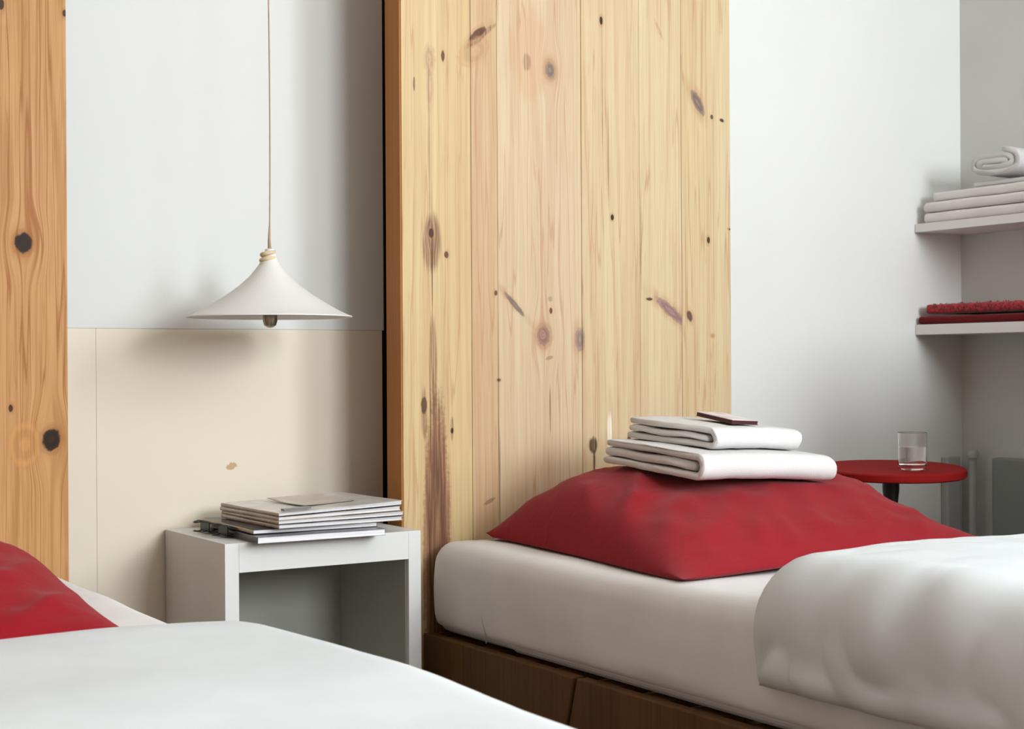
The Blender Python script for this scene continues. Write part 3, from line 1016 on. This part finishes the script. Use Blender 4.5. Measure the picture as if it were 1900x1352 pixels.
def binder_clip(loc, rz, lab):
    root = tag(empty('binder_clip', loc, (0, 0, rz)), lab, 'clip', 'binder clips on the magazines')
    # body: a bent steel wedge, open towards the magazine (+x)
    prof = [(0.030, 0.0130), (0.0, 0.0225), (-0.002, 0.021), (-0.002, 0.0015), (0.0, 0.0), (0.030, 0.0095)]
    prof_in = [(0.030, 0.0118), (0.001, 0.0205), (0.0, 0.0195), (0.0, 0.0030), (0.001, 0.002), (0.030, 0.0107)]
    loop = prof + list(reversed(prof_in))
    rows = [[(a, y, b) for a, b in loop] for y in (0.0, 0.05)]
    from_grid('clip_body', rows, M_black, root, closed_u=True, cap=False, smooth=False)
    for z, s in ((0.0235, 1), (0.001, -1)):
        pts = [(0.002, 0.010, z - 0.002 * s), (-0.012, 0.013, z + 0.000 * s), (-0.024, 0.018, z - 0.002 * s), (-0.026, 0.025, z - 0.002 * s),
               (-0.024, 0.032, z - 0.002 * s), (-0.012, 0.037, z + 0.000 * s), (0.002, 0.040, z - 0.002 * s)]
        tube('wire_handle', pts, 0.0014, M_black, root, 8)
    return root


binder_clip((1.2130, 3.115, Z0 + 0.004), 0.0, 'black binder clip farther back on the left edge of the magazines')
binder_clip((1.2165, 3.020, Z0 + 0.004), 0.0, 'black binder clip nearer the front on the left edge of the magazines')

# ------------------------------------------------------------------ pendant lamp
LX, LY, LZ = 1.3255, 3.05, 0.9735
lamp = tag(empty('pendant_lamp', (LX, LY, LZ)), 'white flared cone pendant lamp hanging low over the nightstand', 'lamp')
prof = [(0.1755, 0.0), (0.174, 0.0022), (0.165, 0.0055), (0.144, 0.0155), (0.119, 0.0300), (0.092, 0.0470), (0.066, 0.0660), (0.044, 0.0860),
        (0.028, 0.1050), (0.0175, 0.121), (0.0125, 0.135), (0.0095, 0.145), (0.0001, 0.1475)]
# outer skin and a slightly smaller inner skin make a real wall
inner = [(max(r - 0.0022, 0.0001), z - 0.0016) for r, z in reversed(prof[1:-1])]
lathe('lamp_shade', [(0.1735, -0.0006)] + prof + [(0.0001, 0.1460)] + inner + [(0.1735, -0.0006)], M_shade, lamp, 72)
sock = lathe('bulb_socket', [(0.0001, 0.100), (0.016, 0.100), (0.017, 0.060), (0.016, 0.022), (0.0001, 0.022)], M_brass, lamp, 24)
lathe('bulb', [(0.0001, 0.024), (0.012, 0.022), (0.0155, 0.008), (0.0155, -0.008), (0.0125, -0.0175), (0.006, -0.0215), (0.0001, -0.0225)], M_brass, sock, 24)
pts = [(0.0, 0, 0.145), (-0.001, 0, 0.165), (0.0005, 0, 0.20)] + [(0.0006 + 0.0015 * math.sin(k * 0.7), 0, 0.20 + (3.30 - LZ - 0.20) * k / 20) for k in range(1, 21)]
tube('cord', pts, [0.0042, 0.0032] + [0.0017] * (len(pts) - 2), M_cord, lamp, 8)
coil = []
for k in range(70):
    a = k / 70 * 3.2 * 2 * math.pi
    coil.append((-0.004 + (0.0165 - 0.005 * k / 70) * math.cos(a), (0.0165 - 0.005 * k / 70) * math.sin(a), 0.104 + 0.038 * k / 70))
tube('cord_coil', coil, 0.0047, M_coil, lamp, 8)
lathe('ceiling_cup', [(0.0001, 3.30 - LZ - 0.03), (0.03, 3.30 - LZ - 0.028), (0.045, 3.30 - LZ - 0.001), (0.0001, 3.30 - LZ - 0.001)], M_shade, lamp, 24)

# ------------------------------------------------------------------ shelves on the right wall
SX = 3.568
shU = tag(box('wall_shelf', (SX, 1.95, 1.2662), (WX - 0.001, WY - 0.002, 1.2916), M_white2, None, 0.001), 'upper white wall shelf carrying pale linens and a rolled towel', 'shelf')
shL = tag(box('wall_shelf', (SX, 1.95, 0.9534), (WX - 0.001, WY - 0.002, 0.9842), M_white2, None, 0.001), 'lower white wall shelf carrying dark red towels', 'shelf')


def folded(name, x0, x1, y0, y1, z, T, mat, lab, cat, grp, seed, layers=1, wob=0.002, fold_x=True):
    """flat folded cloth, fold (round) towards the room (-X), layers as thin grooves at the far end"""
    W_, D_ = y1 - y0, x1 - x0
    to = T * 0.40
    outer = c_path(D_, D_ * 0.985, to / 2, T - to / 2, 14, 0.45)
    ti = T - 2 * to - 0.001
    inner = [(D_ * 0.98 - (D_ * 0.98 - to - 0.004 - ti / 2) * k / 12, T / 2) for k in range(13)]
    bm = extrude_ribbon([outer, inner], [to, max(ti, 0.001)], W_, n=30, amp=wob, seed=seed, endr=0.0065)
    # extruded along X, depth along Y -> swap so that it runs along Y, fold facing -X
    for v in bm.verts:
        v.co = Vector((v.co.y, W_ - v.co.x, v.co.z))
    o = fin(bm, name, mat, None, True, (x0, y0, z))
    return tag(o, lab, cat, grp)


zs = 1.2926
folded('folded_sheet', 3.578, 3.764, 2.45, 3.284, zs, 0.0300, M_linen, 'lowest pale folded sheet directly on the upper wall shelf', 'linen', 'sheets on the upper shelf', 1.0, wob=0.0010)
folded('folded_sheet', 3.579, 3.764, 2.46, 3.286, zs + 0.0318, 0.0305, M_linen, 'middle pale folded sheet in the stack on the upper shelf', 'linen', 'sheets on the upper shelf', 4.0, wob=0.0012)
folded('folded_sheet', 3.590, 3.764, 2.48, 3.262, zs + 0.0638, 0.0275, M_linen, 'top pale folded sheet under the rolled towel, upper shelf', 'linen', 'sheets on the upper shelf', 7.0, wob=0.0014)
folded('folded_cloth', 3.600, 3.764, 2.62, 3.115, zs + 0.0932, 0.0130, M_towel, 'thin white cloth between the rolled towel and the sheets', 'linen', None, 9.0, wob=0.0008)


def rolled_towel(loc, w, h, L, lab):
    """flattened spiral, its end facing the room (-X)"""
    path = []
    turns = 2.15
    n = 90
    for k in range(n + 1):
        f = k / n
        a = math.pi * 0.10 + turns * 2 * math.pi * f
        rr = 0.06 + 0.94 * f
        ex = w / 2 - 0.012
        ez = h / 2 - 0.011
        c, s = math.cos(a), math.sin(a)
        px = math.copysign(abs(c) ** 0.75, c) * ex * (0.50 + 0.50 * f)
        pz = math.copysign(abs(s) ** 0.85, s) * ez * rr
        path.append((px, pz))
    # the free end runs flat under the roll
    bm = extrude_ribbon([path], [0.0185], L, n=14, amp=0.0025, seed=2.2, endr=0.012)
    for v in bm.verts:
        v.co = Vector((v.co.x, -v.co.y, v.co.z))
    o = fin(bm, 'rolled_towel', M_towel, None, True, loc)
    return tag(o, lab, 'towel')


rolled_towel((3.585, 3.032, zs + 0.1085 + 0.048), 0.205, 0.092, 0.18, 'white rolled towel on top of the linens, upper shelf')

folded('folded_cloth', 3.574, 3.764, 2.35, 3.306, 0.9852, 0.0235, M_redcloth, 'smooth dark red folded cloth flat on the lower shelf', 'linen', None, 12.0, wob=0.0006)
# terry towel with raised loops
rt_t = folded('folded_towel', 3.583, 3.764, 2.38, 3.284, 1.0165, 0.0285, M_terry_red, 'textured red terry towel on the smooth red cloth, lower shelf', 'towel', None, 15.0, wob=0.0010)
bm = bmesh.new()
for k in range(1100):
    y = random.uniform(0.01, 0.89)
    zf = random.uniform(0.003, 0.0285)
    x = -0.0002 + 0.010 * (1 - math.sqrt(max(0, 1 - ((zf - 0.014) / 0.016) ** 2)))
    r = random.uniform(0.0026, 0.0050)
    m = Matrix.Translation((x, y, zf)) @ Euler((random.uniform(-.5, .5), 0, 0)).to_matrix().to_4x4() @ Matrix.Diagonal((r * .7, r * .55, r * 1.25, 1))
    bmesh.ops.create_icosphere(bm, subdivisions=1, radius=1.0, matrix=m)
lo = fin(bm, 'terry_loops', M_terry_red, rt_t, True)
lo['kind'] = 'stuff'

# ------------------------------------------------------------------ red table and glass
TX, TY, TZ = 2.960, 2.840, 0.600
tb = tag(empty('side_table', (TX, TY, 0)), 'red oval side table on a black pedestal beside the right bed', 'table')
ax, ay, rotz = 0.300, 0.185, R(50)


def oval_rows(prof, n=72):
    rows = []
    for ins, z in prof:
        r_ = []
        for i in range(n):
            a = 2 * math.pi * i / n
            c, s = math.cos(a), math.sin(a)
            e = 0.92
            x = math.copysign(abs(c) ** e, c) * (ax - ins)
            y = math.copysign(abs(s) ** e, s) * (ay - ins)
            r_.append((x * math.cos(rotz) - y * math.sin(rotz), x * math.sin(rotz) + y * math.cos(rotz), z))
        rows.append(r_)
    return rows


from_grid('tabletop', oval_rows([(0.10, TZ - 0.021), (0.006, TZ - 0.021), (0.001, TZ - 0.018), (0.0, TZ - 0.010), (0.0005, TZ - 0.003), (0.004, TZ)][::1] + [(0.09, TZ)]), M_table, tb, closed_u=True, cap=True, sharp=True)
lathe('pedestal', [(0.0001, 0.02), (0.017, 0.02), (0.017, 0.50), (0.0195, 0.525), (0.0215, 0.54), (0.0215, TZ - 0.0225), (0.0001, TZ - 0.0225)], M_black, tb, 24)
lathe('foot_plate', [(0.0001, 0.0), (0.15, 0.0), (0.15, 0.010), (0.03, 0.020), (0.0001, 0.0202)], M_black, tb, 36)

GX, GY = 2.913, 2.722
gl = tag(empty('drinking_glass', (GX, GY, TZ + 0.0006)), 'clear drinking glass half filled with water on the red table', 'glass')
gr, gh = 0.036, 0.094
lathe('glass_body', [(0.0001, 0.0), (gr - 0.002, 0.0), (gr - 0.0005, 0.002), (gr, gh - 0.0008), (gr - 0.0008, gh), (gr - 0.0016, gh - 0.0008), (gr - 0.0022, 0.014), (gr - 0.006, 0.011), (0.0001, 0.011)], M_glass, gl, 48)
lathe('water', [(0.0001, 0.0112), (gr - 0.0062, 0.0112), (gr - 0.0024, 0.0142), (gr - 0.0020, 0.058), (0.0001, 0.058)], M_water, gl, 48)

# ------------------------------------------------------------------ radiator and pipes in the corner
rd = tag(empty('radiator', (3.690, 2.30, 0)), 'dark grey panel radiator on the right wall below the shelves', 'radiator')
box('radiator_panel', (0.030, 0, 0.12), (0.075, 0.86, 0.580), M_rad, rd, 0.006)
for yy in (0.10, 0.70):
    box('leg', (0.035, yy, 0.0), (0.065, yy + 0.03, 0.121), M_rad, rd, 0.002)
pv = tag(empty('radiator_pipe', (3.735, 3.245, 0)), 'grey vertical pipe with a valve cap standing in the corner', 'pipe')
lathe('pipe', [(0.0001, 0.0), (0.0125, 0.0), (0.0125, 0.575), (0.0001, 0.575)], M_pipe, pv, 20)
lathe('valve_cap', [(0.0001, 0.575), (0.019, 0.575), (0.0195, 0.580), (0.019, 0.592), (0.014, 0.601), (0.0001, 0.603)], M_pipe, pv, 20)
pv2 = box('trim_1', (3.675, WY - 0.03, 0.0), (3.735, WY - 0.0005, 0.578), M_pipe, None, 0.006)
tag(pv2, kind='structure')
